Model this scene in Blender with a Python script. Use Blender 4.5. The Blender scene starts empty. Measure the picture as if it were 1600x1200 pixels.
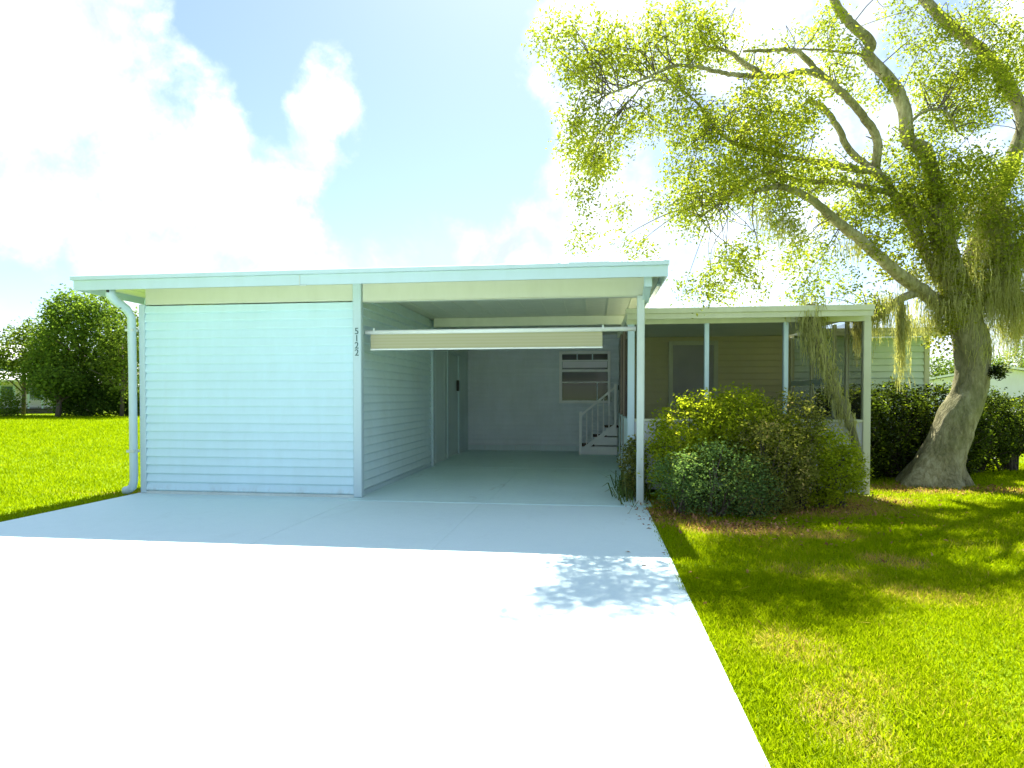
import bpy, math, random
import numpy as np
from mathutils import Vector

S = bpy.context.scene
COL = S.collection
R = random.Random(7)
G = np.random.default_rng(11)

# ------------------------------------------------------------------ camera
F, PY, YAW, PIT = 986.0, 639.5, -0.129, -0.02       # focal length and principal row in photo pixels (1600 x 1200)
CAM = np.array([5.442, -6.99, 1.17])
cd = bpy.data.cameras.new('camera')
cd.sensor_width = 36.0
cd.lens = 36.0 * F / 1600.0
cd.shift_y = (PY - 600.0) / 1600.0
cd.clip_start = 0.05
cd.clip_end = 2000.0
cam = bpy.data.objects.new('camera', cd)
COL.objects.link(cam)
cam.location = CAM
cam.rotation_euler = (math.pi / 2 + PIT, 0.0, -YAW)
S.camera = cam

_fw = np.array([math.sin(YAW) * math.cos(PIT), math.cos(YAW) * math.cos(PIT), math.sin(PIT)])
_r = np.array([math.cos(YAW), -math.sin(YAW), 0.0])
_u = np.cross(_r, _fw)


def ray(px, py):
    return _fw + _r * (px - 800.0) / F - _u * (py - PY) / F


def at(px, py, depth):
    """World point seen at a photo pixel, at a distance measured along the view axis."""
    return CAM + ray(px, py) * depth


# ------------------------------------------------------------------ world, sun, exposure
SUN_EL, SUN_AZ = 54.0, -1.0          # degrees; azimuth clockwise from +Y (behind the house)
EXPO = 2.1
S.view_settings.view_transform = 'Standard'
S.view_settings.look = 'None'
S.view_settings.exposure = EXPO
S.view_settings.gamma = 1.0
S.view_settings.use_curve_mapping = False
S.cycles.use_denoising = True
S.cycles.max_bounces = 8
S.cycles.transparent_max_bounces = 16

W = bpy.data.worlds.new('World')
S.world = W
W.use_nodes = True
nt = W.node_tree
nt.nodes.clear()
wn, wl = nt.nodes, nt.links


def wmath(op, a, b=None, c=None, clamp=False):
    n = wn.new('ShaderNodeMath')
    n.operation = op
    n.use_clamp = clamp
    for i, v in enumerate((a, b, c)):
        if v is None:
            continue
        if isinstance(v, (int, float)):
            n.inputs[i].default_value = v
        else:
            wl.new(v, n.inputs[i])
    return n.outputs[0]


sky = wn.new('ShaderNodeTexSky')
sky.sky_type = 'NISHITA'
sky.sun_disc = False
sky.sun_elevation = math.radians(SUN_EL)
sky.sun_rotation = math.radians(SUN_AZ)
sky.air_density = 1.0
sky.dust_density = 0.6
sky.ozone_density = 1.2
tc = wn.new('ShaderNodeTexCoord')
DIR = tc.outputs['Generated']


def wnoise(scale, detail, rough, dist=0.0, off=(0, 0, 0)):
    m = wn.new('ShaderNodeMapping')
    m.inputs['Location'].default_value = off
    wl.new(DIR, m.inputs['Vector'])
    n = wn.new('ShaderNodeTexNoise')
    n.inputs['Scale'].default_value = scale
    n.inputs['Detail'].default_value = detail
    n.inputs['Roughness'].default_value = rough
    n.inputs['Distortion'].default_value = dist
    wl.new(m.outputs[0], n.inputs['Vector'])
    return n.outputs['Fac']


# cumulus banks: (photo pixel of the centre, radius in pixels, weight)
BLOBS = [(60, 150, 170, .14), (170, 50, 120, .10), (150, 300, 170, .13), (300, 340, 150, .15), (290, 190, 110, .15), (335, 110, 55, .10), (20, 300, 120, .1),
         (500, 125, 70, .20), (530, 215, 65, .20), (470, 245, 55, .12), (745, 190, 34, .14), (900, 80, 100, .20), (960, 250, 120, .12), (1060, 420, 120, .14),
         (760, 375, 120, .16), (640, 395, 75, .14), (450, 400, 70, .10), (900, 330, 110, .14), (1180, 280, 240, .12), (1500, 500, 150, .14),
         (660, 120, 240, -.24), (385, 60, 85, -.22), (340, 15, 60, -.14), (400, 170, 34, -.14), (640, 290, 110, -.18), (780, 260, 90, -.14), (232, 215, 45, -.10), (430, 205, 28, -.10), (60, 430, 90, -.06), (100, 90, 60, -.05)]
acc = None
for (bx, by, br, wgt) in BLOBS:
    d = ray(bx, by)
    d = d / np.linalg.norm(d)
    d2 = ray(bx + br, by)
    d2 = d2 / np.linalg.norm(d2)
    dot = wn.new('ShaderNodeVectorMath')
    dot.operation = 'DOT_PRODUCT'
    wl.new(DIR, dot.inputs[0])
    dot.inputs[1].default_value = d
    mr = wn.new('ShaderNodeMapRange')
    mr.interpolation_type = 'SMOOTHSTEP'
    c1 = float(d @ d2)
    mr.inputs['From Min'].default_value = 1 - (1 - c1) * 1.8
    mr.inputs['From Max'].default_value = 1 - (1 - c1) * 0.1
    mr.inputs['To Max'].default_value = wgt
    wl.new(dot.outputs['Value'], mr.inputs['Value'])
    acc = mr.outputs[0] if acc is None else wmath('ADD', acc, mr.outputs[0])
n1 = wnoise(3.2, 10, .60, .25, (3.1, 1.7, .4))
n2 = wnoise(15.0, 9, .66, .15, (.3, 4.2, 2.2))
dens = wmath('ADD', wmath('ADD', wmath('MULTIPLY', n1, .85), wmath('MULTIPLY', n2, .50)), acc)
mask = wn.new('ShaderNodeMapRange')
mask.interpolation_type = 'SMOOTHSTEP'
mask.inputs['From Min'].default_value = .58
mask.inputs['From Max'].default_value = .80
mask.inputs['To Max'].default_value = 0.93
wl.new(dens, mask.inputs['Value'])
n3 = wnoise(5.0, 9, .62, .35, (7.3, .2, 1.1))
shade = wn.new('ShaderNodeMapRange')
shade.inputs['From Min'].default_value = .36
shade.inputs['From Max'].default_value = .64
shade.inputs['To Min'].default_value = 3.4
shade.inputs['To Max'].default_value = 7.0
wl.new(n3, shade.inputs['Value'])
cc = wn.new('ShaderNodeVectorMath')
cc.operation = 'SCALE'
cc.inputs[0].default_value = (.90, 1.0, 1.05)
wl.new(shade.outputs[0], cc.inputs['Scale'])
mixw = wn.new('ShaderNodeMix')
mixw.data_type = 'RGBA'
veil = wn.new('ShaderNodeMapRange')
veil.interpolation_type = 'SMOOTHSTEP'
veil.inputs['From Min'].default_value = .34
veil.inputs['From Max'].default_value = .60
veil.inputs['To Min'].default_value = .12
wl.new(wnoise(7.5, 8, .6, .3, (1.9, 5.1, 3.3)), veil.inputs['Value'])
wl.new(wmath('MULTIPLY', mask.outputs[0], veil.outputs[0]), mixw.inputs['Factor'])
tint = wn.new('ShaderNodeVectorMath')
tint.operation = 'MULTIPLY'
wl.new(sky.outputs[0], tint.inputs[0])
tint.inputs[1].default_value = (.70, .73, .80)
wl.new(tint.outputs[0], mixw.inputs[6])
wl.new(cc.outputs[0], mixw.inputs[7])
bg = wn.new('ShaderNodeBackground')
bg.inputs['Strength'].default_value = 0.066
wl.new(mixw.outputs[2], bg.inputs['Color'])
wo = wn.new('ShaderNodeOutputWorld')
wl.new(bg.outputs[0], wo.inputs['Surface'])

sl = bpy.data.lights.new('sun', 'SUN')
sl.energy = 4.3
sl.angle = math.radians(0.53)
sl.color = (1.0, .95, .86)
sun = bpy.data.objects.new('sun', sl)
COL.objects.link(sun)
sun.rotation_euler = (-math.radians(90 - SUN_EL), 0, -math.radians(SUN_AZ))

# ------------------------------------------------------------------ materials
MATS = {}


class Mat:
    def __init__(s, name):
        s.m = bpy.data.materials.new(name)
        s.m.use_nodes = True
        s.n = s.m.node_tree.nodes
        s.l = s.m.node_tree.links
        s.n.clear()
        s.out = s.n.new('ShaderNodeOutputMaterial')
        s.tc = s.n.new('ShaderNodeTexCoord')
        MATS[name] = s.m

    def noise(s, scale, detail=4, rough=.55, stretch=(1, 1, 1), dist=0.0, src='Object', loc=(0, 0, 0)):
        mp = s.n.new('ShaderNodeMapping')
        mp.inputs['Scale'].default_value = stretch
        mp.inputs['Location'].default_value = loc
        if src == 'World':
            g = s.n.new('ShaderNodeNewGeometry')
            s.l.new(g.outputs['Position'], mp.inputs['Vector'])
        else:
            s.l.new(s.tc.outputs[src], mp.inputs['Vector'])
        n = s.n.new('ShaderNodeTexNoise')
        n.inputs['Scale'].default_value = scale
        n.inputs['Detail'].default_value = detail
        n.inputs['Roughness'].default_value = rough
        n.inputs['Distortion'].default_value = dist
        s.l.new(mp.outputs[0], n.inputs['Vector'])
        return n.outputs['Fac']

    def ramp(s, fac, stops):
        r = s.n.new('ShaderNodeValToRGB')
        e = r.color_ramp.elements
        while len(e) < len(stops):
            e.new(.5)
        for i, (p, c) in enumerate(stops):
            e[i].position = p
            e[i].color = (*c, 1) if len(c) == 3 else c
        s.l.new(fac, r.inputs[0])
        return r.outputs[0]

    def mix(s, fac, a, b, mode='MIX'):
        m = s.n.new('ShaderNodeMix')
        m.data_type = 'RGBA'
        m.blend_type = mode
        for sock, v in ((m.inputs[0], fac), (m.inputs[6], a), (m.inputs[7], b)):
            if isinstance(v, (int, float)):
                sock.default_value = v
            elif isinstance(v, tuple):
                sock.default_value = (*v, 1)
            else:
                s.l.new(v, sock)
        return m.outputs[2]

    def attr(s, name):
        a = s.n.new('ShaderNodeAttribute')
        a.attribute_name = name
        return a.outputs['Fac']

    def bump(s, fac, strength, dist=.01):
        b = s.n.new('ShaderNodeBump')
        b.inputs['Strength'].default_value = strength
        b.inputs['Distance'].default_value = dist
        s.l.new(fac, b.inputs['Height'])
        return b.outputs[0]

    def principled(s, color, rough=.6, bump=None, spec=.5, metal=0.0):
        p = s.n.new('ShaderNodeBsdfPrincipled')
        for key, v in (('Base Color', color), ('Roughness', rough)):
            if isinstance(v, tuple):
                p.inputs[key].default_value = (*v, 1)
            elif isinstance(v, (int, float)):
                p.inputs[key].default_value = v
            else:
                s.l.new(v, p.inputs[key])
        p.inputs['Specular IOR Level'].default_value = spec
        p.inputs['Metallic'].default_value = metal
        if bump is not None:
            s.l.new(bump, p.inputs['Normal'])
        s.l.new(p.outputs[0], s.out.inputs['Surface'])
        return s.m

    def leaf(s, col, tcol, frac=.45, gloss=.0):
        """Diffuse reflection plus light let through the leaf."""
        d = s.n.new('ShaderNodeBsdfDiffuse')
        t = s.n.new('ShaderNodeBsdfTranslucent')
        for nd, c in ((d, col), (t, tcol)):
            if isinstance(c, tuple):
                nd.inputs[0].default_value = (*c, 1)
            else:
                s.l.new(c, nd.inputs[0])
        m = s.n.new('ShaderNodeMixShader')
        m.inputs[0].default_value = frac
        s.l.new(d.outputs[0], m.inputs[1])
        s.l.new(t.outputs[0], m.inputs[2])
        o = m.outputs[0]
        if gloss:
            g = s.n.new('ShaderNodeBsdfGlossy')
            g.inputs['Roughness'].default_value = .35
            g.inputs[0].default_value = (.9, .95, 1, 1)
            m2 = s.n.new('ShaderNodeMixShader')
            m2.inputs[0].default_value = gloss
            s.l.new(o, m2.inputs[1])
            s.l.new(g.outputs[0], m2.inputs[2])
            o = m2.outputs[0]
        s.l.new(o, s.out.inputs['Surface'])
        return s.m


def white(name, c, rough=.45, dirt=.10, bump=.05, dirty=False):
    m = Mat(name)
    a = m.noise(1.1, 5, .6, src='World')
    b = m.noise(7, 6, .65, (1, 1, .25), src='World')
    f = m.mix(.5, a, b)
    dk = tuple(x * (1 - dirt) * k for x, k in zip(c, (1, 1, .97)))
    col = m.ramp(f, [(.35, dk), (.62, c)])
    if dirty:       # splashed soil along the foot of the wall, and faint runs
        g = m.n.new('ShaderNodeNewGeometry')
        sx = m.n.new('ShaderNodeSeparateXYZ')
        m.l.new(g.outputs['Position'], sx.inputs[0])
        zr = m.n.new('ShaderNodeMapRange')
        zr.inputs['From Min'].default_value = .13
        zr.inputs['From Max'].default_value = .03
        m.l.new(sx.outputs['Z'], zr.inputs['Value'])
        sp_ = m.ramp(m.noise(9, 8, .75, (1, 1, .6), src='World'), [(.48, (0, 0, 0)), (.70, (.5, .5, .5))])
        col = m.mix(m.mix(1.0, sp_, zr.outputs[0], 'MULTIPLY'), col, (.36, .36, .30))
        runs = m.ramp(m.noise(5, 6, .7, (1, 1, .05), src='World'), [(.60, (0, 0, 0)), (.76, (.14, .14, .14))])
        col = m.mix(runs, col, (.47, .58, .56))
    return m.principled(col, rough, m.bump(m.noise(60, 3, src='World'), bump, .004), .4)


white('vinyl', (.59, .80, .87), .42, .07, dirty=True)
white('trim', (.50, .64, .68), .38, .06)
white('beam_cream', (.60, .62, .50), .5, .08)
white('soffit_cream', (.80, .80, .62), .5, .06)
white('rail_white', (.80, .82, .80), .38, .04)
white('trim_worn', (.62, .70, .66), .45, .22)
white('ceiling_white', (.80, .83, .62), .6, .1)
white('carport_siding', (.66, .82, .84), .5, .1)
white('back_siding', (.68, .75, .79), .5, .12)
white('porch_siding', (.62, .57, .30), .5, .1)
white('porch_trim', (.60, .62, .42), .5, .15)
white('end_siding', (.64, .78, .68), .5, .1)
white('panel_white', (.60, .72, .73), .5, .1)
white('knee_panel', (.50, .52, .50), .5, .2)
white('roof_white', (.78, .78, .77), .5, .12)
white('far_white', (.80, .78, .84), .6, .1)
white('brown_trim', (.22, .17, .13), .6, .2)

m = Mat('concrete')
a = m.noise(.55, 6, .6, src='World')
b = m.noise(9, 8, .7, src='World')
c = m.noise(70, 4, .6, src='World')
col = m.ramp(m.mix(.45, a, b), [(.3, (.62, .78, .77)), (.5, (.67, .83, .82)), (.7, (.70, .85, .84))])
col = m.mix(m.ramp(m.noise(2.2, 9, .72, (1, .35, 1), 1.2, src='World'), [(.58, (0, 0, 0)), (.75, (.5, .5, .5))]), col, (.57, .71, .68))
col = m.mix(m.ramp(c, [(.3, (.3, .3, .3)), (.6, (0, 0, 0))]), col, (.56, .69, .68))
spots = m.ramp(m.noise(5.5, 10, .8, dist=.6, src='World', loc=(3, 8, 0)), [(.66, (0, 0, 0)), (.74, (.8, .8, .8))])
col = m.mix(spots, col, (.44, .52, .49))
m.principled(col, .72, m.bump(m.mix(.4, b, c), .16, .006), .3)

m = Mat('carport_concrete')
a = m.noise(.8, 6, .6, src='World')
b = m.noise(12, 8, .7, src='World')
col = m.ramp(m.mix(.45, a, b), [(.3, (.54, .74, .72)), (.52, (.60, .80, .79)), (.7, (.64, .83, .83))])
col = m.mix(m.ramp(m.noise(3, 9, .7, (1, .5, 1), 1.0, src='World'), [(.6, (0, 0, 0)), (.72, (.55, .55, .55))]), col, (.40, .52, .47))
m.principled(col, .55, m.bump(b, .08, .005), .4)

m = Mat('asphalt')
m.principled(m.ramp(m.noise(30, 6, src='World'), [(.3, (.04, .04, .04)), (.7, (.075, .075, .072))]), .9)

m = Mat('lawn')
a = m.noise(.35, 5, .6, src='World')
b = m.noise(6, 8, .7, src='World')
c = m.noise(40, 6, .7, (1, 1, 1), src='World')
col = m.ramp(m.mix(.5, m.mix(.4, a, b), c), [(.33, (.09, .15, .002)), (.5, (.155, .24, .003)), (.68, (.21, .29, .004))])
soil = m.attr('bare')
col = m.mix(soil, col, m.ramp(c, [(.3, (.16, .085, .04)), (.7, (.36, .20, .09))]))
m.principled(col, .9, m.bump(m.mix(.5, b, c), .6, .03), .1)

m = Mat('grass_blade')
t = m.attr('tint')
col = m.ramp(t, [(.0, (.12, .20, .001)), (.4, (.23, .33, .002)), (.68, (.32, .40, .003)), (.85, (.46, .38, .05)), (1, (.60, .38, .11))])
m.leaf(col, m.mix(.3, col, (.45, .55, .002)), .48, .0)


def leafmat(name, lo, hi, warm, frac=.45, gloss=.03, boost=1.5):
    m = Mat(name)
    t = m.attr('tint')
    col = m.ramp(t, [(.0, lo), (.65, hi), (1.0, warm)])
    tc_ = m.mix(1.0, col, (boost, boost * 1.02, boost * .55), 'MULTIPLY')
    m.leaf(col, tc_, frac, gloss)


leafmat('oak_leaf', (.12, .15, .02), (.28, .33, .035), (.36, .37, .045), .60, .0, 1.45)
leafmat('ivy_leaf', (.11, .13, .02), (.23, .25, .03), (.34, .30, .05), .52, .0, 1.7)
leafmat('bush_leaf', (.08, .11, .01), (.33, .39, .02), (.55, .52, .06), .50, .0, 1.7)
leafmat('bluish_leaf', (.05, .09, .03), (.17, .28, .09), (.30, .30, .10), .40, .0)
leafmat('dusky_leaf', (.06, .075, .02), (.27, .28, .06), (.48, .36, .18), .42, .0)
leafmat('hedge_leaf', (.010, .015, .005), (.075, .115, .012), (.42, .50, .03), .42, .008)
leafmat('far_leaf', (.05, .10, .02), (.155, .235, .035), (.25, .31, .05), .45, .0, 1.7)
leafmat('far_leaf_b', (.06, .10, .018), (.14, .20, .03), (.24, .28, .045), .42, .0, 1.6)
leafmat('strap_leaf', (.05, .09, .02), (.12, .17, .035), (.26, .20, .09), .35, .02)
leafmat('moss', (.25, .25, .09), (.41, .41, .17), (.52, .51, .25), .5, .0, 1.5)
leafmat('dry_leaf', (.16, .08, .04), (.40, .21, .10), (.55, .36, .2), .15, .0, .8)

m = Mat('bark')
a = m.noise(4, 8, .7, (1, 1, .35), .4, src='World')
b = m.noise(22, 8, .7, (1, 1, .3), .6, src='World')
c = m.noise(1.6, 5, .6, src='World')
col = m.ramp(m.mix(.5, a, b), [(.36, (.10, .09, .04)), (.5, (.29, .27, .14)), (.62, (.50, .47, .29))])
col = m.mix(m.ramp(c, [(.45, (0, 0, 0)), (.65, (.5, .5, .5))]), col, (.17, .19, .07))
m.principled(col, .9, m.bump(m.mix(.6, a, b), 1.0, .07), .1)

m = Mat('bark_dark')
m.principled(m.ramp(m.noise(9, 6, .65, (1, 1, .3), src='World'), [(.3, (.045, .035, .025)), (.7, (.13, .105, .08))]), .9)

m = Mat('shade_fabric')
wv = m.n.new('ShaderNodeTexWave')
wv.bands_direction = 'Z'
wv.inputs['Scale'].default_value = 9.0
wv.inputs['Distortion'].default_value = .4
m.l.new(m.tc.outputs['Object'], wv.inputs['Vector'])
col = m.ramp(m.mix(.4, wv.outputs['Fac'], m.noise(3, 5, .6, (1, 1, 6))), [(.2, (.53, .50, .31)), (.8, (.57, .54, .36))])
dd = m.n.new('ShaderNodeBsdfDiffuse')
tt = m.n.new('ShaderNodeBsdfTranslucent')
m.l.new(col, dd.inputs[0])
m.l.new(col, tt.inputs[0])
mx = m.n.new('ShaderNodeMixShader')
mx.inputs[0].default_value = .25
m.l.new(dd.outputs[0], mx.inputs[1])
m.l.new(tt.outputs[0], mx.inputs[2])
m.l.new(mx.outputs[0], m.out.inputs[0])

m = Mat('screen_mesh')
dd = m.n.new('ShaderNodeBsdfDiffuse')
dd.inputs[0].default_value = (.02, .02, .017, 1)
tr = m.n.new('ShaderNodeBsdfTransparent')
mx = m.n.new('ShaderNodeMixShader')
mx.inputs[0].default_value = .22
m.l.new(tr.outputs[0], mx.inputs[1])
m.l.new(dd.outputs[0], mx.inputs[2])
m.l.new(mx.outputs[0], m.out.inputs[0])

m = Mat('window_glass')
m.principled((.035, .045, .045), .12, None, .5)
m = Mat('far_glass')
m.principled((.05, .12, .13), .1, None, .8)
m = Mat('dark_metal')
m.principled((.03, .03, .03), .4, None, .5, .3)
m = Mat('number_paint')
m.principled((.03, .09, .10), .5)
m = Mat('step_carpet')
m.principled(m.ramp(m.noise(40, 5, .6), [(.3, (.05, .028, .02)), (.7, (.13, .07, .05))]), .95)
m = Mat('porch_door_paint')
m.principled(m.ramp(m.noise(3, 5), [(.3, (.33, .32, .30)), (.7, (.38, .37, .34))]), .5)
m = Mat('dark_board')
m.principled(m.ramp(m.noise(6, 5), [(.3, (.03, .025, .022)), (.7, (.07, .06, .05))]), .8)
m = Mat('interior_dark')
m.principled((.06, .055, .05), .9)


# ------------------------------------------------------------------ builders
def tag(o, label=None, cat=None, group=None, kind=None):
    if label:
        o['label'] = label
    if cat:
        o['category'] = cat
    if group:
        o['group'] = group
    if kind:
        o['kind'] = kind
    return o


def empty(name, loc=(0, 0, 0), parent=None):
    o = bpy.data.objects.new(name, None)
    o.empty_display_size = .2
    COL.objects.link(o)
    o.location = loc
    if parent:
        o.parent = parent
    return o


def link(name, me, mat=None, parent=None, loc=(0, 0, 0), rot=(0, 0, 0)):
    if mat and not me.materials:
        me.materials.append(MATS[mat])
    o = bpy.data.objects.new(name, me)
    COL.objects.link(o)
    o.location = loc
    o.rotation_euler = rot
    if parent:
        o.parent = parent
    return o


class MB:
    def __init__(s):
        s.v, s.f = [], []

    def box(s, x0, x1, y0, y1, z0, z1, ch=0.0):
        """Box, with its vertical and horizontal edges chamfered by ch."""
        if ch <= 0:
            b = len(s.v)
            s.v += [(x0, y0, z0), (x1, y0, z0), (x1, y1, z0), (x0, y1, z0), (x0, y0, z1), (x1, y0, z1), (x1, y1, z1), (x0, y1, z1)]
            s.f += [tuple(b + i for i in q) for q in ((3, 2, 1, 0), (4, 5, 6, 7), (0, 1, 5, 4), (1, 2, 6, 5), (2, 3, 7, 6), (3, 0, 4, 7))]
            return s
        ch = min(ch, (x1 - x0) * .45, (y1 - y0) * .45, (z1 - z0) * .45)
        rings = []
        for (z, k) in ((z0, ch), (z0 + ch, 0), (z1 - ch, 0), (z1, ch)):
            a = k
            pts = [(x0 + ch + a, y0 + a), (x1 - ch - a, y0 + a), (x1 - a, y0 + ch + a), (x1 - a, y1 - ch - a),
                   (x1 - ch - a, y1 - a), (x0 + ch + a, y1 - a), (x0 + a, y1 - ch - a), (x0 + a, y0 + ch + a)]
            b = len(s.v)
            s.v += [(p[0], p[1], z) for p in pts]
            rings.append(b)
        for i in range(3):
            for k in range(8):
                s.f.append((rings[i] + k, rings[i] + (k + 1) % 8, rings[i + 1] + (k + 1) % 8, rings[i + 1] + k))
        s.f.append(tuple(rings[0] + k for k in range(7, -1, -1)))
        s.f.append(tuple(rings[3] + k for k in range(8)))
        return s

    def prism(s, poly, axis, a0, a1):
        """Extrude a polygon along x ('x': poly in y,z), y (poly in x,z) or z (poly in x,y)."""
        b = len(s.v)
        n = len(poly)
        for a in (a0, a1):
            for (p, q) in poly:
                s.v.append({'x': (a, p, q), 'y': (p, a, q), 'z': (p, q, a)}[axis])
        s.f.append(tuple(b + i for i in range(n)))
        s.f.append(tuple(b + n + i for i in range(n - 1, -1, -1)))
        for i in range(n):
            j = (i + 1) % n
            s.f.append((b + i, b + n + i, b + n + j, b + j))
        return s

    def tube(s, pts, rad, n=8, squash=None, cap=True, jitter=0.0, rng=None):
        pts = [Vector(p) for p in pts]
        if isinstance(rad, (int, float)):
            rad = [rad] * len(pts)
        prev = None
        first = None
        up = Vector((0, 0, 1))
        t0 = (pts[1] - pts[0]).normalized()
        nx = t0.cross(up)
        if nx.length < .05:
            nx = t0.cross(Vector((0, 1, 0)))
        nx.normalize()
        for i, p in enumerate(pts):
            t = (pts[min(i + 1, len(pts) - 1)] - pts[max(i - 1, 0)]).normalized()
            nx = (nx - t * nx.dot(t)).normalized()
            ny = t.cross(nx)
            b = len(s.v)
            for k in range(n):
                a = 2 * math.pi * k / n
                rr = rad[i]
                if jitter:
                    rr *= 1 + jitter * (rng.random() - .5)
                q = p + nx * math.cos(a) * rr * (squash[0] if squash else 1) + ny * math.sin(a) * rr * (squash[1] if squash else 1)
                s.v.append(tuple(q))
            if prev is not None:
                for k in range(n):
                    s.f.append((prev + k, prev + (k + 1) % n, b + (k + 1) % n, b + k))
            else:
                first = b
            prev = b
        if cap:
            s.f.append(tuple(first + k for k in range(n - 1, -1, -1)))
            s.f.append(tuple(prev + k for k in range(n)))
        return s

    def mesh(s, name, smooth=False):
        me = bpy.data.meshes.new(name)
        me.from_pydata(s.v, [], s.f)
        me.update()
        import bmesh
        bm = bmesh.new()
        bm.from_mesh(me)
        bmesh.ops.recalc_face_normals(bm, faces=bm.faces)
        bm.to_mesh(me)
        bm.free()
        if smooth:
            me.shade_smooth()
        return me

    def build(s, name, mat, parent=None, loc=(0, 0, 0), rot=(0, 0, 0), smooth=False):
        return link(name, s.mesh(name, smooth), mat, parent, loc, rot)


def raw_mesh(name, V, sizes, tint):
    """Mesh out of numpy vertices whose faces use them in order; sizes = repeating pattern of face sizes; tint per face."""
    me = bpy.data.meshes.new(name)
    nv = len(V)
    me.vertices.add(nv)
    me.vertices.foreach_set('co', V.astype(np.float32).ravel())
    return me


def quad_mesh(name, V, tint, mat):
    """V (n,4,3): loose quads; tint (n,)."""
    n = len(V)
    me = bpy.data.meshes.new(name)
    me.vertices.add(n * 4)
    me.vertices.foreach_set('co', np.ascontiguousarray(V, dtype=np.float32).ravel())
    me.loops.add(n * 4)
    me.loops.foreach_set('vertex_index', np.arange(n * 4, dtype=np.int32))
    me.polygons.add(n)
    me.polygons.foreach_set('loop_start', np.arange(0, n * 4, 4, dtype=np.int32))
    me.polygons.foreach_set('loop_total', np.full(n, 4, dtype=np.int32))
    at_ = me.attributes.new('tint', 'FLOAT', 'FACE')
    at_.data.foreach_set('value', np.clip(tint, 0, 1).astype(np.float32))
    me.update(calc_edges=True)
    me.materials.append(MATS[mat])
    return me


def norm(a):
    return a / np.maximum(np.linalg.norm(a, axis=-1, keepdims=True), 1e-9)


def leaves(P, size, droop=.25, width=.5, up=.35, tint=None, fold=.12):
    """Leaf quads at points P (n,3): base, side, tip, side, folded a little along the midrib."""
    n = len(P)
    d = G.normal(size=(n, 3))
    d[:, 2] = d[:, 2] * .6 - droop
    d = norm(d)
    nn = G.normal(size=(n, 3))
    nn[:, 2] += up * 2
    s = norm(np.cross(d, nn))
    nv = np.cross(s, d)
    L = (size * G.uniform(.6, 1.25, n))[:, None]
    w = L * width * .5
    V = np.empty((n, 4, 3))
    V[:, 0] = P
    V[:, 1] = P + d * L * .45 + s * w + nv * L * fold
    V[:, 2] = P + d * L
    V[:, 3] = P + d * L * .45 - s * w + nv * L * fold
    if tint is None:
        tint = G.normal(.45, .2, n)
    return V, tint


def clump_points(c, r, n, per, spread, shell=.0):
    """n points gathered in clumps of `per` inside the ellipsoid (c, r); shell pushes clumps towards its surface."""
    k = max(1, int(n / per))
    d = norm(G.normal(size=(k, 3)))
    rad = G.uniform(0, 1, k) ** (1 / 3.0)
    if shell:
        rad = rad * (1 - shell) + shell * G.uniform(.85, 1.05, k)
    cc_ = np.array(c) + d * rad[:, None] * np.array(r)
    ids = np.repeat(np.arange(k), per)
    P = cc_[ids] + G.normal(size=(len(ids), 3)) * spread
    t = np.clip(G.normal(.42, .16, k), 0, 1)[ids] + G.normal(0, .12, len(ids))
    return P, t, cc_


# ------------------------------------------------------------------ ground
DX0, DX1 = -0.05, 6.0
bare_spots = [(6.70, -1.15, .55, .28, 1.0), (7.35, -1.38, .32, .16, .75), (7.6, -2.15, .25, .22, .75), (6.40, -3.85, .20, .24, .5), (6.36, -4.55, .16, .30, .6), (6.55, -4.25, .12, .18, .4),
              (6.95, -2.5, .35, .25, .45), (8.7, -1.6, .5, .25, .40), (9.6, 1.6, .8, .4, .6), (7.2, .1, 1.3, .65, 1.0), (8.4, .6, .6, .5, .7), (7.4, -3.0, .25, .2, .4),
              (6.2, -.7, .35, .5, .9), (10.6, 1.55, .6, .35, .6), (-.12, .12, .16, .2, .9)]


def bare(x, y):
    b = np.zeros_like(x)
    for (cx, cy, rx, ry, w) in bare_spots:
        d = ((x - cx) / rx) ** 2 + ((y - cy) / ry) ** 2
        b = np.maximum(b, w * np.clip(1.5 - d, 0, 1))
    return b


def lawn():
    xs = np.concatenate([[-400, -150, -60, -30], np.arange(-20, 4, 2.0), np.arange(4, 14, .15), np.arange(14, 40, 2.0), [60, 150, 400]])
    ys = np.concatenate([[-400, -150, -60, -30, -16], np.arange(-12, -6, 1.0), np.arange(-6, 5, .15), np.arange(5, 40, 2.0), [60, 150, 400]])
    X, Y = np.meshgrid(xs, ys)
    Z = np.full_like(X, -.022) + .012 * np.sin(X * .9 + Y * .4) * np.sin(Y * 1.1 - .5 * X) * ((np.abs(X - 3) > 4) & (np.abs(X) < 30))
    Z = np.minimum(Z, -.012)
    n, mm = X.shape
    V = np.stack([X, Y, Z], -1).reshape(-1, 3)
    idx = np.arange(n * mm).reshape(n, mm)
    Fq = np.stack([idx[:-1, :-1], idx[:-1, 1:], idx[1:, 1:], idx[1:, :-1]], -1).reshape(-1, 4)
    me = bpy.data.meshes.new('lawn')
    me.from_pydata(V.tolist(), [], Fq.tolist())
    a_ = me.attributes.new('bare', 'FLOAT', 'POINT')
    nz = G.uniform(-.15, .15, len(V))
    bb = bare(V[:, 0], V[:, 1])
    a_.data.foreach_set('value', np.clip(bb + nz * (bb > .05), 0, 1).astype(np.float32))
    me.shade_smooth()
    tag(link('lawn', me, 'lawn'), kind='structure')


lawn()

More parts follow.
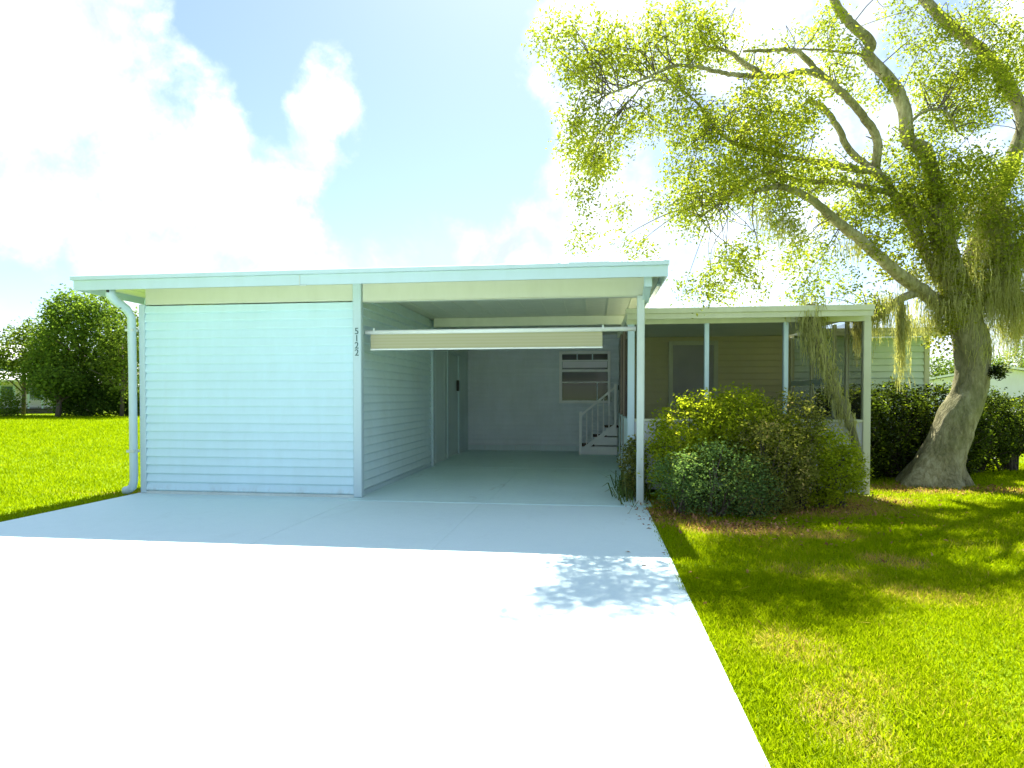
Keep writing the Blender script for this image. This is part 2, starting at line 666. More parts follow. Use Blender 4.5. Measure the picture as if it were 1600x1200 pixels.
drive = tag(MB().box(DX0 - 3 + .01, DX1 - 3 - .01, -9.4, 3.8, -.13, -.003).build('driveway', 'concrete', None, (3, -4, 0)), kind='structure')
for (x0, x1) in ((DX0, 2.738), (2.742, 4.218), (4.222, DX1)):
    for (y0, y1) in ((-7.6, -.205), (-13.5, -7.604)):
        MB().box(x0 - 3, x1 - 3, y0 + 4, y1 + 4, -.12, 0, .004).build('concrete_slab', 'concrete', drive)
cfl = tag(MB().box(-.3, 3.05, -3.19, 3.48, -.13, .002).build('carport_floor', 'carport_concrete', None, (3, 3, 0)), kind='structure')
for (x0, x1) in ((2.70, 4.275), (4.285, 6.06)):
    for (y0, y1) in ((-.195, 3.2), (3.21, 6.49)):
        MB().box(x0 - 3, x1 - 3, y0 - 3, y1 - 3, -.12, .006 if y0 < 0 else .008).build('concrete_slab', 'carport_concrete', cfl)
MB().box(DX0 - 3, 2.695 - 3, -3.195, 3.4, -.12, 0).build('concrete_slab', 'concrete', cfl)
tag(MB().box(-200, 200, -21, -13.6, -.14, -.004).build('road', 'asphalt'), kind='structure')


# ------------------------------------------------------------------ the house
HOUSE = tag(empty('mobile_home', (0, 0, 0)), 'low white siding house with carport, storage room and screened porch beside the oak', 'house')


def plank_mesh(length, pitch, lip=.024, gap=.012):
    h = pitch
    poly = [(.002, 0), (.002, gap), (-lip + .002, gap), (-lip, gap + .003), (-lip, gap + .012), (-lip * .6, h * .6), (-.004, h), (.008, h), (.008, 0)]
    return MB().prism(poly, 'x', 0, length).mesh('siding_plank')


def sided_wall(name, length, z0, z1, pitch, loc, rotz, mat, gap=.012, label=None):
    """Wall whose outside faces local -y: backing board plus one object per siding plank."""
    b = MB().box(0, length, .0085, .08, z0, z1)
    w = b.build(name, mat, HOUSE, loc, (0, 0, rotz))
    if label:
        w['label'] = label
    me = plank_mesh(length, pitch, .024, gap)
    k = 0
    z = z0
    while z + pitch <= z1 + .001:
        link('siding_plank', me, mat, w, (R.uniform(-.0015, .0015), R.uniform(-.001, .001), z))
        z += pitch
    return w


# storage room front, facing the driveway
SW = 2.75
sided_wall('storage_wall', SW - .12, .03, 2.26, .1014, (.075, .02, 0), 0, 'vinyl', .014)
MB().box(0, SW - .05, .0, .06, .0, .03).build('sill_plate', 'trim_worn', HOUSE)
# storage room side, facing into the carport (x = SW plane, outside +x)
sided_wall('carport_side_wall', 3.22, .06, 2.47, .1017, (SW - .02, .06, 0), math.pi / 2, 'carport_siding', .018)
MB().box(SW - .06, SW - .004, .06, 3.28, 0, .06).build('base_trim', 'trim', HOUSE)
# vertical boards further in, with the storage door
for i in range(10):
    y0 = 3.36 + i * .315
    if 4.55 < y0 + .1 < 5.5:
        continue
    MB().box(SW - .08, SW - .025 + (.004 if i % 2 else 0), y0, y0 + .309, .01, 2.47, .005).build('wall_board', 'panel_white', HOUSE)
dr = MB().box(SW - .09, SW - .03, 4.60, 5.50, .03, 1.98, .004).build('storage_door', 'panel_white', HOUSE)
MB().box(SW - .03, SW + .02, 5.36, 5.42, 1.28, 1.50, .008).build('door_handle', 'dark_metal', dr)
fr = MB()
fr.box(SW - .09, SW - .005, 4.53, 4.60, 0.01, 2.05, .004).box(SW - .09, SW - .005, 5.50, 5.57, .01, 2.05, .004).box(SW - .09, SW - .007, 4.60, 5.50, 1.98, 2.05, .004)
fr.build('door_frame', 'trim', dr)
MB().box(SW - .06, SW - .02, 4.60, 5.50, 2.055, 2.47).build('wall_board', 'panel_white', HOUSE)
MB().box(SW - .08, SW + .035, 3.285, 3.355, 0.008, 2.33, .006).build('jamb_post', 'trim', HOUSE)
# outer left side of the storage room
sided_wall('outer_side_wall', 6.2, .03, 2.38, .1017, (0.02, 6.28, 0), -math.pi / 2, 'vinyl')
MB().box(0, .075, -.012, .05, .01, 2.28, .006).build('corner_post', 'trim', HOUSE)
cp = MB().box(SW - .055, SW + .045, -.03, .055, .008, 2.466, .008).build('corner_post', 'trim', HOUSE)
# house number down the post
num = empty('house_number', (SW - .045, -.034, 1.97), HOUSE)
for i, ch in enumerate('5122'):
    cu = bpy.data.curves.new('digit', 'FONT')
    cu.body = ch
    cu.size = .105
    cu.extrude = .002
    cu.align_x = 'CENTER'
    cu.align_y = 'TOP'
    tmp = bpy.data.objects.new('digit_curve', cu)
    COL.objects.link(tmp)
    me = bpy.data.meshes.new_from_object(tmp)
    bpy.data.objects.remove(tmp)
    bpy.data.curves.remove(cu)
    link('digit', me, 'number_paint', num, (.04, 0, -.082 * i), (math.pi / 2, 0, 0))

# carport roof: pan, beams, soffit, fascia with gutter lip
XL, XR, YF = -.466, 6.18, -.449
RB = 6.62
roof = MB().box(XL + .03, XR - .02, YF + .04, RB, 2.478, 2.52).build('carport_roof', 'ceiling_white', HOUSE)
for i in range(21):       # pan seams on the roof's underside
    x = XL + .3 + i * .305
    MB().box(x, x + .012, .1, RB - .05, 2.470, 2.4775).build('pan_seam', 'ceiling_white', roof)
MB().box(XL + .03, XR - .025, YF + .045, .0, 2.470, 2.4775).build('soffit', 'soffit_cream', HOUSE)
MB().box(.08, SW - .06, .003, .09, 2.275, 2.468, .005).build('front_beam', 'beam_cream', HOUSE)
MB().box(SW + .05, 6.02, .003, .09, 2.268, 2.468, .005).build('front_beam', 'beam_cream', HOUSE)
MB().box(SW + .05, 5.96, -.004, .1, 2.258, 2.268, .003).build('beam_lip', 'beam_cream', HOUSE)
MB().box(SW + .04, 5.98, 3.30, 3.40, 2.33, 2.475, .005).build('middle_beam', 'ceiling_white', HOUSE)
fas = MB().prism([(YF, 2.385), (YF + .012, 2.385), (YF + .014, 2.492), (YF + .05, 2.492), (YF + .05, 2.497), (YF, 2.497)], 'x', XL, XR).build('fascia', 'trim', HOUSE)
MB().prism([(YF - .034, 2.4985), (YF + .12, 2.4985), (YF + .12, 2.54), (YF - .02, 2.546), (YF - .034, 2.54)], 'x', XL - .015, XR + .01).build('drip_edge', 'trim', fas)
MB().box(2.258, 2.268, YF - .006, YF - .0005, 2.386, 2.49).build('fascia_seam', 'trim_worn', fas)
MB().box(2.262, 2.34, YF - .012, YF - .001, 2.374, 2.386).build('seam_sealant', 'trim_worn', fas)
for xx, nm in ((XL, 'side_fascia'), (XR - .014, 'side_fascia')):
    MB().box(xx, xx + .014, YF + .016, RB, 2.386, 2.496, .002).build(nm, 'trim', HOUSE)
MB().box(XR - .055, XR - .016, .15, RB, 2.388, 2.41).build('side_lip', 'trim', HOUSE)
MB().box(XL + .016, XL + .3, .0, RB, 2.470, 2.4775).build('soffit', 'soffit_cream', HOUSE)
MB().box(XL, XR, YF + .122, RB, 2.522, 2.54).build('roof_skin', 'roof_white', HOUSE)
# front right post with its head bracket and outlet stub
pst = MB().box(5.905, 5.985, -.035, .045, .006, 2.268, .01).build('carport_post', 'trim_worn', HOUSE)
MB().box(5.885, 6.005, -.055, .065, .006, .018, .003).build('base_plate', 'trim_worn', pst)
MB().box(5.955, 6.035, -.34, -.265, 2.30, 2.468, .008).build('outlet_stub', 'trim', HOUSE)
MB().prism([(-.34, 2.305), (-.265, 2.305), (.03, 2.19), (.03, 2.27), (-.2, 2.36)], 'x', 5.96, 6.03).build('outlet_elbow', 'trim', HOUSE)

# left downspout: from the gutter, back to the wall, down, kicked out at the foot
dsp = MB().tube([(-.068, -.37, 2.40), (-.068, -.37, 2.345), (-.067, -.32, 2.295), (-.058, -.13, 2.205), (-.052, -.062, 2.12), (-.052, -.054, 1.5), (-.052, -.054, .16), (-.066, -.058, .085), (-.13, -.05, .042), (-.175, -.04, .032)],
                [.052, .052, .052, .05, .047, .045, .045, .047, .05, .052], 12).build('downspout', 'trim', HOUSE, smooth=True)
for z in (1.95, .5):
    MB().box(-.112, -.008, -.102, .0, z, z + .03, .003).build('strap', 'trim_worn', dsp)
for (x, y, z) in ((-.075, -.43, 2.36), (-.07, -.25, 2.20)):
    MB().box(x, x + .03, y, y + .02, z, z + .035, .004).build('elbow_crimp', 'dark_metal', dsp)

# back wall of the carport with its window
bw = sided_wall('carport_back_wall', 3.27, .12, 2.5, .1015, (SW - .03, 6.5, 0), 0, 'back_siding', .024)
sk = MB().box(SW - .03, 5.94, 6.48, 6.56, .01, .125).build('skirting', 'panel_white', HOUSE)
for i in range(9):
    x = 3.1 + i * .33
    MB().box(x, x + .012, 6.474, 6.479, .03, .11).build('vent_slot', 'trim_worn', sk)
win = empty('window', (5.25, 6.45, 1.58), HOUSE)
wf = MB()
wf.box(-.54, -.48, -.03, .03, -.55, .55, .004).box(.48, .54, -.03, .03, -.55, .55, .004).box(-.48, .48, -.03, .03, .49, .55, .004).box(-.48, .48, -.035, .03, -.55, -.49, .004)
wf.build('window_frame', 'rail_white', win)
MB().box(-.48, .48, -.024, .02, .335, .365).build('sash_rail', 'rail_white', win)
MB().box(-.48, .48, -.022, .02, .115, .165).build('sash_rail', 'rail_white', win)
MB().box(-.48, .48, -.022, .02, -.115, -.095).build('sash_rail', 'rail_white', win)
MB().box(-.478, .478, .006, .012, -.49, .49).build('pane', 'window_glass', win)
MB().box(-.47, .47, -.012, .004, .20, .33).build('window_blind', 'far_white', win)
for x in (-.16, .16):
    MB().box(x - .012, x + .012, -.02, .006, .365, .49).build('mullion', 'trim', win)
MB().box(.25, .27, -.018, .006, -.49, -.115).build('mullion', 'trim', win)

# right part of the house behind the porch, and its plain end
PYF, PYB = 1.0, 3.9
PX0, PX1 = 5.87, 8.66
sided_wall('porch_wall', 8.70 - 6.02, .30, 2.172, .1040, (6.02, PYB, 0), 0, 'porch_siding')
sided_wall('front_wall', 10.68 - 8.702, .30, 2.13, .1052, (8.702, PYB, 0), 0, 'end_siding')
MB().box(5.93, 6.02, PYB - .03, PYB + .06, .05, 2.15, .005).build('corner_post', 'brown_trim', HOUSE)
MB().box(10.68, 10.76, PYB - .03, PYB + .07, .05, 2.15, .005).build('corner_post', 'porch_trim', HOUSE)
sided_wall('inner_side_wall', 2.5, .12, 2.45, .1015, (6.01, 6.42, 0), -math.pi / 2, 'back_siding')
sided_wall('end_wall', 6.0, .30, 2.13, .1052, (10.72, PYB + .06, 0), math.pi / 2, 'end_siding')
MB().box(8.75, 10.72, PYB - .005, PYB + .05, -.02, .295).build('skirting', 'knee_panel', HOUSE)
sd = MB().box(5.93, 5.965, 4.9, 5.75, .62, 2.3).build('side_door', 'porch_door_paint', HOUSE)
MB().box(5.915, 5.93, 5.65, 5.69, 1.3, 1.4).build('door_handle', 'dark_metal', sd)
pd = empty('porch_door', (7.085, PYB - .03, .34), HOUSE)
MB().box(-.33, .33, -.012, .02, .01, 1.69, .004).build('door_leaf', 'porch_door_paint', pd)
fr = MB()
fr.box(-.40, -.33, -.03, .02, 0, 1.76, .004).box(.33, .40, -.03, .02, 0, 1.76, .004).box(-.33, .33, -.03, .02, 1.69, 1.76, .004)
fr.build('door_frame', 'porch_trim', pd)
MB().tube([(-.27, -.05, .82), (-.27, -.012, .82)], .025, 8).build('door_handle', 'dark_metal', pd)
for zz in (.12, .92):
    MB().box(-.24, .24, -.016, -.0125, zz, zz + .62, .002).build('door_panel', 'porch_door_paint', pd)

# porch: floor, roof, fascia, posts, knee wall, screens
MB().box(PX0 + .02, PX1 - .02, PYF + .02, PYB - .02, .22, .33).build('porch_floor', 'carport_concrete', HOUSE)
MB().prism([(.78, 2.125), (PYB + .14, 2.182), (PYB + .14, 2.262), (.78, 2.215)], 'x', 5.84, 8.62).build('porch_roof', 'ceiling_white', HOUSE)
pf = MB().box(5.83, 8.63, .757, .778, 2.10, 2.225, .003).build('porch_fascia', 'porch_trim', HOUSE)
MB().box(5.82, 8.635, .735, .756, 2.165, 2.23, .004).build('gutter_lip', 'porch_trim', pf)
MB().box(PX0 - .03, PX1 + .03, PYF - .02, PYF + .06, 2.065, 2.128, .003).build('porch_beam', 'porch_trim', HOUSE)
for i, x in enumerate((5.90, 6.81, 7.735, 8.655)):
    w_ = .042 if i in (0, 3) else .026
    MB().box(x - w_, x + w_, PYF - .03, PYF + .05, .0, 2.066, .005).build('porch_post', 'trim' if i < 3 else 'porch_trim', HOUSE)
xs_ = (5.942, 6.784, 6.836, 7.709, 7.761, 8.613)
for i in range(3):
    a0, a1 = xs_[i * 2], xs_[i * 2 + 1]
    MB().box(a0, a1, PYF - .008, PYF + .03, .02, .86).build('knee_wall', 'knee_panel', HOUSE)
    MB().box(a0, a1, PYF - .02, PYF + .04, .862, .895, .003).build('screen_rail', 'porch_trim', HOUSE)
    MB().box(a0, a1, PYF + .008, PYF + .010, .897, 2.063).build('screen_panel', 'screen_mesh', HOUSE)
# right side of the porch: posts, rails, screens
ys_ = (PYF + .05, 1.57, 2.0, 2.88, PYB - .06)
for i, y in enumerate(ys_[1:]):
    MB().box(PX1 - .035, PX1 + .01, y - .025, y + .025, .02, 2.14, .004).build('porch_post', 'porch_trim', HOUSE)
for i in range(4):
    y0, y1 = ys_[i] + (.028 if i else .002), ys_[i + 1] - .028
    MB().box(PX1 - .022, PX1 + .0, y0, y1, .02, .86).build('knee_wall', 'knee_panel', HOUSE)
    MB().box(PX1 - .03, PX1 + .005, y0, y1, .862, .895, .003).build('screen_rail', 'porch_trim', HOUSE)
    MB().box(PX1 - .013, PX1 - .011, y0, y1, .897, 2.11).build('screen_panel', 'screen_mesh', HOUSE)
    if i >= 2:
        MB().box(PX1 - .034, PX1 - .014, y0, y1, 1.34, 1.42, .003).build('screen_rail', 'trim', HOUSE)
# left side of the porch, seen from the carport
for y in (2.1, 3.0):
    MB().box(PX0 - .02, PX0 + .03, y - .025, y + .025, .02, 2.14, .004).build('porch_post', 'brown_trim', HOUSE)
for (y0, y1) in ((1.052, 2.073), (2.127, 2.973), (3.027, 3.86)):
    MB().box(PX0 - .01, PX0 + .02, y0, y1, .02, .86).build('knee_wall', 'panel_white', HOUSE)
    MB().box(PX0 - .018, PX0 + .028, y0, y1, .862, .895, .003).build('screen_rail', 'trim', HOUSE)
    MB().box(PX0 + .004, PX0 + .006, y0, y1, .897, 2.11).build('screen_panel', 'screen_mesh', HOUSE)

# house roofs (low pitch)
MB().prism([(3.58, 2.165), (7.0, 2.41), (10.4, 2.165), (10.4, 2.235), (7.0, 2.48), (3.58, 2.235)], 'x', 8.83, 11.0).build('house_roof', 'roof_white', HOUSE)
MB().prism([(PYB + .142, 2.185), (7.0, 2.41), (10.4, 2.165), (10.4, 2.235), (7.0, 2.48), (PYB + .142, 2.265)], 'x', 5.96, 8.828).build('house_roof', 'roof_white', HOUSE)
MB().prism([(6.58, 2.55), (8.5, 2.62), (10.4, 2.5), (10.4, 2.56), (8.5, 2.69), (6.58, 2.61)], 'x', -.3, 5.955).build('house_roof', 'roof_white', HOUSE)
hf = MB().box(8.83, 11.02, 3.555, 3.578, 2.13, 2.24, .003).build('house_fascia', 'porch_trim', HOUSE)
MB().box(8.832, 11.03, 3.535, 3.554, 2.185, 2.245, .003).build('gutter_lip', 'porch_trim', hf)
MB().box(8.83, 11.0, 3.58, PYB + .02, 2.135, 2.16).build('soffit', 'ceiling_white', HOUSE)
MB().box(0.06, 5.9, 10.2, 10.3, 0, 2.5).build('rear_wall', 'vinyl', HOUSE)
MB().box(5.9, 10.7, 10.2, 10.3, 0, 2.2).build('rear_wall', 'vinyl', HOUSE)

# roll-up shade across the carport mouth
sh = tag(empty('roll_up_shade', (4.3, .12, 1.92)), 'tan fabric roll-up shade under a white rail hanging across the carport mouth', 'sun shade')
MB().tube([(-1.505, 0, 0), (1.6, 0, 0)], .026, 10).build('roller_rail', 'rail_white', sh, smooth=True)
MB().box(-1.45, 1.235, .012, .016, -.19, -.018).build('shade_fabric', 'shade_fabric', sh)
MB().box(-1.455, 1.24, .003, .025, -.208, -.19, .004).build('hem_bar', 'rail_white', sh)
for x in (-1.4, 1.24):
    MB().box(x - .01, x + .01, -.02, .03, .01, .045).build('rail_bracket', 'trim_worn', sh)

# steps up to the side door
st = tag(empty('porch_steps', (5.15, 5.72, 0.008)), 'white steps with brown treads and baluster railing in the back corner of the carport', 'steps')
for i in range(3):
    x0 = .06 + i * .24
    MB().box(x0, .76, 0, .62, i * .19, i * .19 + .165, .004).build('step', 'rail_white', st)
    MB().box(x0 - .03, x0 + .25, -.015, .63, i * .19 + .167, i * .19 + .187, .004).build('tread', 'step_carpet', st)
MB().prism([(.02, .03), (.05, .03), (.74, .55), (.74, .62), (.70, .62), (.02, .11)], 'y', -.03, -.018).build('stringer', 'rail_white', st)
MB().box(0, .055, -.055, 0.0, 0, .86, .005).build('newel_post', 'rail_white', st)
MB().box(.69, .74, -.055, 0.0, .6, 1.42, .005).build('newel_post', 'rail_white', st)
MB().prism([(.055, .78), (.055, .83), (.69, 1.36), (.69, 1.31)], 'y', -.05, -.01).build('handrail', 'rail_white', st)
for i in range(5):
    x = .14 + i * .11
    MB().box(x, x + .022, -.045, -.019, .16 + i * .092, .84 + i * .092).build('baluster', 'rail_white', st)


# ------------------------------------------------------------------ the oak
def smooth_path(pts, k=4):
    P = [np.array(p, float) for p in pts]
    out = []
    for i in range(len(P) - 1):
        p0, p1, p2, p3 = P[max(i - 1, 0)], P[i], P[i + 1], P[min(i + 2, len(P) - 1)]
        for j in range(k):
            t = j / k
            out.append(.5 * ((2 * p1) + (-p0 + p2) * t + (2 * p0 - 5 * p1 + 4 * p2 - p3) * t * t + (-p0 + 3 * p1 - 3 * p2 + p3) * t ** 3))
    out.append(P[-1])
    return out


def zp(x, y, d):
    return at(820 + .4875 * x, .4875 * y, d)


OAK = tag(empty('oak_tree', (9.75, 2.0, 0)), 'big leaning live oak hung with moss at the right end of the house', 'tree')
OAK.location = (0, 0, 0)
TD = 8.45
trunk_pts = [at(1452, 775, TD), at(1456, 752, TD), at(1466, 722, TD), at(1481, 690, TD), at(1494, 655, TD), at(1514, 615, TD), at(1521, 575, TD), at(1518, 535, TD), at(1506, 495, TD), at(1494, 455, TD), at(1482, 410, TD - .1), at(1472, 365, TD - .15), at(1462, 320, TD - .2)]
trunk_r = [.36, .33, .275, .245, .228, .20, .195, .205, .20, .18, .15, .13, .11]
sp = smooth_path(trunk_pts, 5)
rr = np.interp(np.linspace(0, len(trunk_pts) - 1, len(sp)), np.arange(len(trunk_pts)), trunk_r)
NR = 40
tv, tf = [], []
for i_, p in enumerate(sp):
    t_ = sp[min(i_ + 1, len(sp) - 1)] - sp[max(i_ - 1, 0)]
    t_ = t_ / np.linalg.norm(t_)
    h_ = max(p[2], 0.0)
    fl = max(0.0, 1 - h_ / .55)
    tz = norm(t_ * min(1.0, h_ / .9) + np.array([0, 0, 1.0]) * (1 - min(1.0, h_ / .9)))
    ax = norm(np.array([1.0, 0, 0]) - tz * tz[0])
    ay = np.cross(tz, ax)
    for k in range(NR):
        a = 2 * math.pi * k / NR
        lob = .5 + .5 * math.cos(5 * a + 1.1 + .8 * math.sin(a)) * (.7 + .3 * math.sin(2 * a + .4))
        rad = rr[i_] * (1 + fl ** 2.4 * (.10 + .55 * lob ** 1.6))
        rad *= 1 + .035 * math.sin(3 * a + i_ * .22) + .03 * math.sin(7 * a - i_ * .35) + .022 * math.sin(11 * a + i_ * .9) + R.uniform(-.022, .022) + (.10 * math.sin(4 * a + i_ * .5) * max(0, min(1, (h_ - 1.5) / .6)))
        tv.append(tuple(p + ax * math.cos(a) * rad + ay * math.sin(a) * rad))
for i_ in range(len(sp) - 1):
    for k in range(NR):
        tf.append((i_ * NR + k, i_ * NR + (k + 1) % NR, (i_ + 1) * NR + (k + 1) % NR, (i_ + 1) * NR + k))
tb = MB()
tb.v, tb.f = tv, tf
tb.build('trunk', 'bark', OAK, smooth=True)

LIMBS = []      # (points in px, depth list, r0, r1)


def limb(pts, d0, d1, r0, r1, zoomed=True):
    n = len(pts)
    w = [(zp if zoomed else at)(p[0], p[1], d0 + (d1 - d0) * i / (n - 1)) for i, p in enumerate(pts)]
    s_ = smooth_path(w, 7)
    s_ = [p + G.normal(size=3) * .004 for p in s_]
    rad = list(np.linspace(r0, r1, len(s_)))
    MB().tube(s_, rad, 10, jitter=.07, rng=R).build('limb', 'bark', OAK, smooth=True)
    LIMBS.append(s_)


limb([(1340, 990), (1270, 930), (1200, 880), (1100, 790), (1000, 710), (920, 640), (830, 600), (740, 610)], TD, 7.5, .10, .028)
limb([(1330, 900), (1240, 720), (1180, 620), (1130, 555), (1050, 540), (950, 520), (870, 510), (740, 480), (640, 440), (560, 340), (490, 270)], TD - .05, 7.3, .07, .01)
limb([(1150, 570), (1110, 540), (1040, 480), (1000, 400), (950, 340), (900, 320)], 8.2, 7.9, .05, .03)
limb([(1140, 570), (1125, 540), (1130, 450), (1090, 380), (1030, 310), (960, 250), (900, 230), (800, 245), (680, 240), (600, 225), (500, 210), (420, 235)], 8.25, 7.2, .062, .014)
limb([(960, 250), (880, 170), (830, 160), (700, 165)], 7.9, 7.6, .04, .015)
limb([(760, 240), (700, 200), (660, 170), (600, 150)], 7.7, 7.5, .04, .015)
limb([(1330, 700), (1290, 500), (1230, 450), (1215, 350), (1180, 270), (1100, 180), (1110, 140), (1050, 80), (1000, 20), (960, -90), (900, -200)], 8.3, 8.0, .095, .045)
limb([(1390, 960), (1450, 780), (1530, 600), (1580, 470), (1600, 400), (1580, 330), (1500, 200), (1400, 110), (1300, 20), (1200, -120)], 8.6, 8.9, .12, .06)
limb([(1420, 980), (1560, 860), (1650, 700), (1760, 520), (1850, 300)], 8.5, 8.6, .11, .05)
limb([(1270, 935), (1200, 960), (1140, 1010), (1090, 1015)], 8.35, 7.9, .06, .028)
limb([(1570, 1080), (1620, 1010), (1700, 930)], 8.5, 8.4, .07, .03)
limb([(1340, 760), (1220, 640), (1040, 590), (900, 580), (800, 560)], 8.3, 7.7, .05, .02)
limb([(1215, 420), (1260, 370), (1310, 350), (1360, 370), (1385, 420)], 8.2, 8.1, .022, .012)
limb([(490, 270), (400, 260), (330, 330), (290, 370)], 7.3, 7.1, .014, .006)
limb([(420, 235), (300, 290), (240, 300)], 7.2, 7.0, .014, .006)
limb([(1110, 180), (960, 160), (820, 160)], 8.1, 7.8, .018, .008)
limb([(830, 540), (740, 570), (640, 640), (560, 700)], 7.8, 7.5, .025, .01)

CL = [  # zoomed px centre, radii, leaves, depth offset (from 7.9), tint shift
    (85, 150, 55, 85, 520, -.7, .0), (200, 140, 80, 85, 1300, -.6, .1), (320, 165, 90, 60, 1200, -.5, .1), (480, 130, 110, 110, 2700, -.4, .15), (600, 140, 75, 65, 1100, -.3, .05),
    (260, 230, 110, 50, 900, -.6, .0), (160, 330, 45, 110, 600, -.8, -.1), (215, 450, 75, 95, 1500, -.7, .05), (225, 540, 55, 50, 600, -.7, .05), (190, 620, 40, 60, 240, -.8, -.2), (200, 750, 40, 60, 200, -.8, -.25),
    (305, 700, 18, 70, 160, -.7, -.2), (370, 385, 65, 50, 650, -.6, .0), (480, 330, 65, 85, 1100, -.5, .0), (560, 430, 85, 60, 1300, -.4, .0), (620, 385, 45, 45, 500, -.4, .1),
    (430, 640, 25, 30, 130, -.6, -.2), (480, 680, 30, 30, 150, -.6, -.1), (500, 550, 50, 30, 260, -.5, -.1), (800, 370, 125, 115, 4300, -.5, .34), (710, 490, 90, 60, 1600, -.2, .05), (600, 590, 110, 70, 2300, -.3, .15), (770, 590, 120, 65, 2300, -.2, .05),
    (890, 560, 120, 60, 1800, -.1, .05), (560, 690, 80, 60, 800, -.3, -.05), (645, 870, 60, 75, 850, -.3, .0), (560, 920, 55, 50, 380, -.4, -.2), (380, 800, 45, 40, 240, -.6, -.2), (700, 820, 55, 55, 420, -.2, -.1),
    (830, 690, 40, 70, 650, -.2, -.05), (900, 830, 75, 75, 900, -.1, .0), (900, 950, 60, 40, 420, -.2, -.15), (1000, 890, 70, 55, 380, .0, -.2), (1010, 580, 90, 35, 700, .1, -.05),
    (1000, 210, 60, 80, 1100, .1, .1), (960, 90, 40, 50, 520, .1, .1), (740, 190, 70, 35, 380, .0, -.1), (870, 130, 25, 30, 130, .1, -.2), (1110, 300, 55, 35, 420, .2, -.05), (1120, 640, 100, 55, 1300, .2, -.1),
    (1060, 700, 70, 45, 600, .2, -.05), (1250, 590, 170, 85, 3000, .3, .0), (1390, 560, 150, 75, 2600, .4, .05), (1330, 700, 130, 80, 2100, .3, .0), (1450, 640, 80, 100, 2200, .5, -.1),
    (1530, 770, 80, 100, 2400, .4, .1), (1570, 560, 50, 50, 700, .5, .1), (1350, 250, 105, 70, 1700, .5, .1), (1440, 290, 110, 85, 2500, .6, .15), (1390, 370, 75, 50, 900, .5, .0), (1310, 400, 45, 55, 420, .4, -.1),
    (1530, 180, 80, 75, 1300, .6, .1), (1580, 120, 40, 50, 480, .6, .05), (1250, 110, 70, 50, 550, .6, -.15), (1350, 120, 110, 45, 850, .7, -.1), (1450, 50, 100, 45, 800, .7, -.1), (1200, 40, 50, 40, 260, .4, -.1), (1490, 330, 55, 50, 420, .6, -.1),
    (1590, 690, 45, 60, 700, .4, .1), (1200, 700, 60, 60, 600, .2, -.1), (1200, 480, 80, 60, 700, .3, -.15), (1110, 950, 50, 40, 260, .0, -.1), (1440, 890, 45, 45, 150, .5, -.3), (1280, 760, 40, 40, 180, .5, -.3),
    (1160, 800, 90, 30, 160, .1, -.3), (780, 760, 60, 60, 240, -.1, -.2), (1570, 1000, 40, 70, 220, .5, -.3), (700, 920, 60, 60, 300, -.2, -.2), (1600, 1050, 50, 60, 250, .6, -.2), (300, 480, 30, 40, 130, -.6, -.2), (120, 480, 18, 30, 70, -.7, -.2)]
Vs, Ts, twigs = [], [], MB()
limb_pts = np.array([p for s_ in LIMBS for p in s_])
for (cx, cy, rx, ry, n, dd_, ts) in CL:
    d = 7.9 + dd_
    c = zp(cx, cy, d)
    sx = .4875 * d / F
    depth_r = .5 * (rx + ry) * sx * .9 + .12
    per = 22
    P, t, cc_ = clump_points((0, 0, 0), (rx * sx * 1.15, depth_r, ry * sx * 1.15), int(n * 1.25), per, .072, .1)
    off = lambda A: c + A[:, :1] * _r + A[:, 1:2] * np.array([_fw[0], _fw[1], 0]) + A[:, 2:3] * np.array([0, 0, 1.0])
    P = off(P)
    Cc = off(cc_)
    V, _ = leaves(P, .049, .55, .5, .25)
    Vs.append(V)
    Ts.append(t + ts)
    for q in Cc[::9]:
        dq = np.linalg.norm(limb_pts - q, axis=1)
        near = np.argsort(dq)[:10]
        p0 = limb_pts[R.choice(list(near))]
        if np.linalg.norm(p0 - q) > 1.3 or np.linalg.norm(p0 - q) < .15:
            continue
        w1 = G.normal(size=3) * .07
        twigs.tube(smooth_path([p0, p0 * .65 + q * .35 + w1 + np.array([0, 0, .10]), p0 * .25 + q * .75 - w1 + np.array([0, 0, .06]), q + np.array([0, 0, -.08])], 3), list(np.linspace(.007, .0018, 10)), 4, cap=False)
# the part of the crown above and beside the picture
for k in range(4):
    a = R.uniform(0, 6.28)
    rad = R.uniform(.2, 1) ** .6 * 2.7
    c = np.array([9.9 + math.cos(a) * rad * 1.1, 2.3 + math.sin(a) * rad * .85, R.uniform(6.7, 8.6) - rad * .25])
    P, t, cc_ = clump_points(c, (.75, .7, .5), 450, 22, .06, .15)
    Vs.append(leaves(P, .072, .4, .5, .25)[0])
    Ts.append(t)
for (x, y, z, n) in ((11.6, 1.4, 4.6, 800), (11.9, 2.6, 5.4, 900), (11.4, .2, 5.2, 400), (12.0, 1.8, 6.3, 600), (8.6, 1.2, 6.9, 400)):
    P, t, cc_ = clump_points((x, y, z), (.8, .8, .6), n, 22, .06, .15)
    Vs.append(leaves(P, .07, .4, .5, .25)[0])
    Ts.append(t)
link('crown', quad_mesh('crown', np.concatenate(Vs), np.concatenate(Ts), 'oak_leaf'), None, OAK)
tag(twigs.build('twigs', 'bark_dark', OAK), kind='stuff')


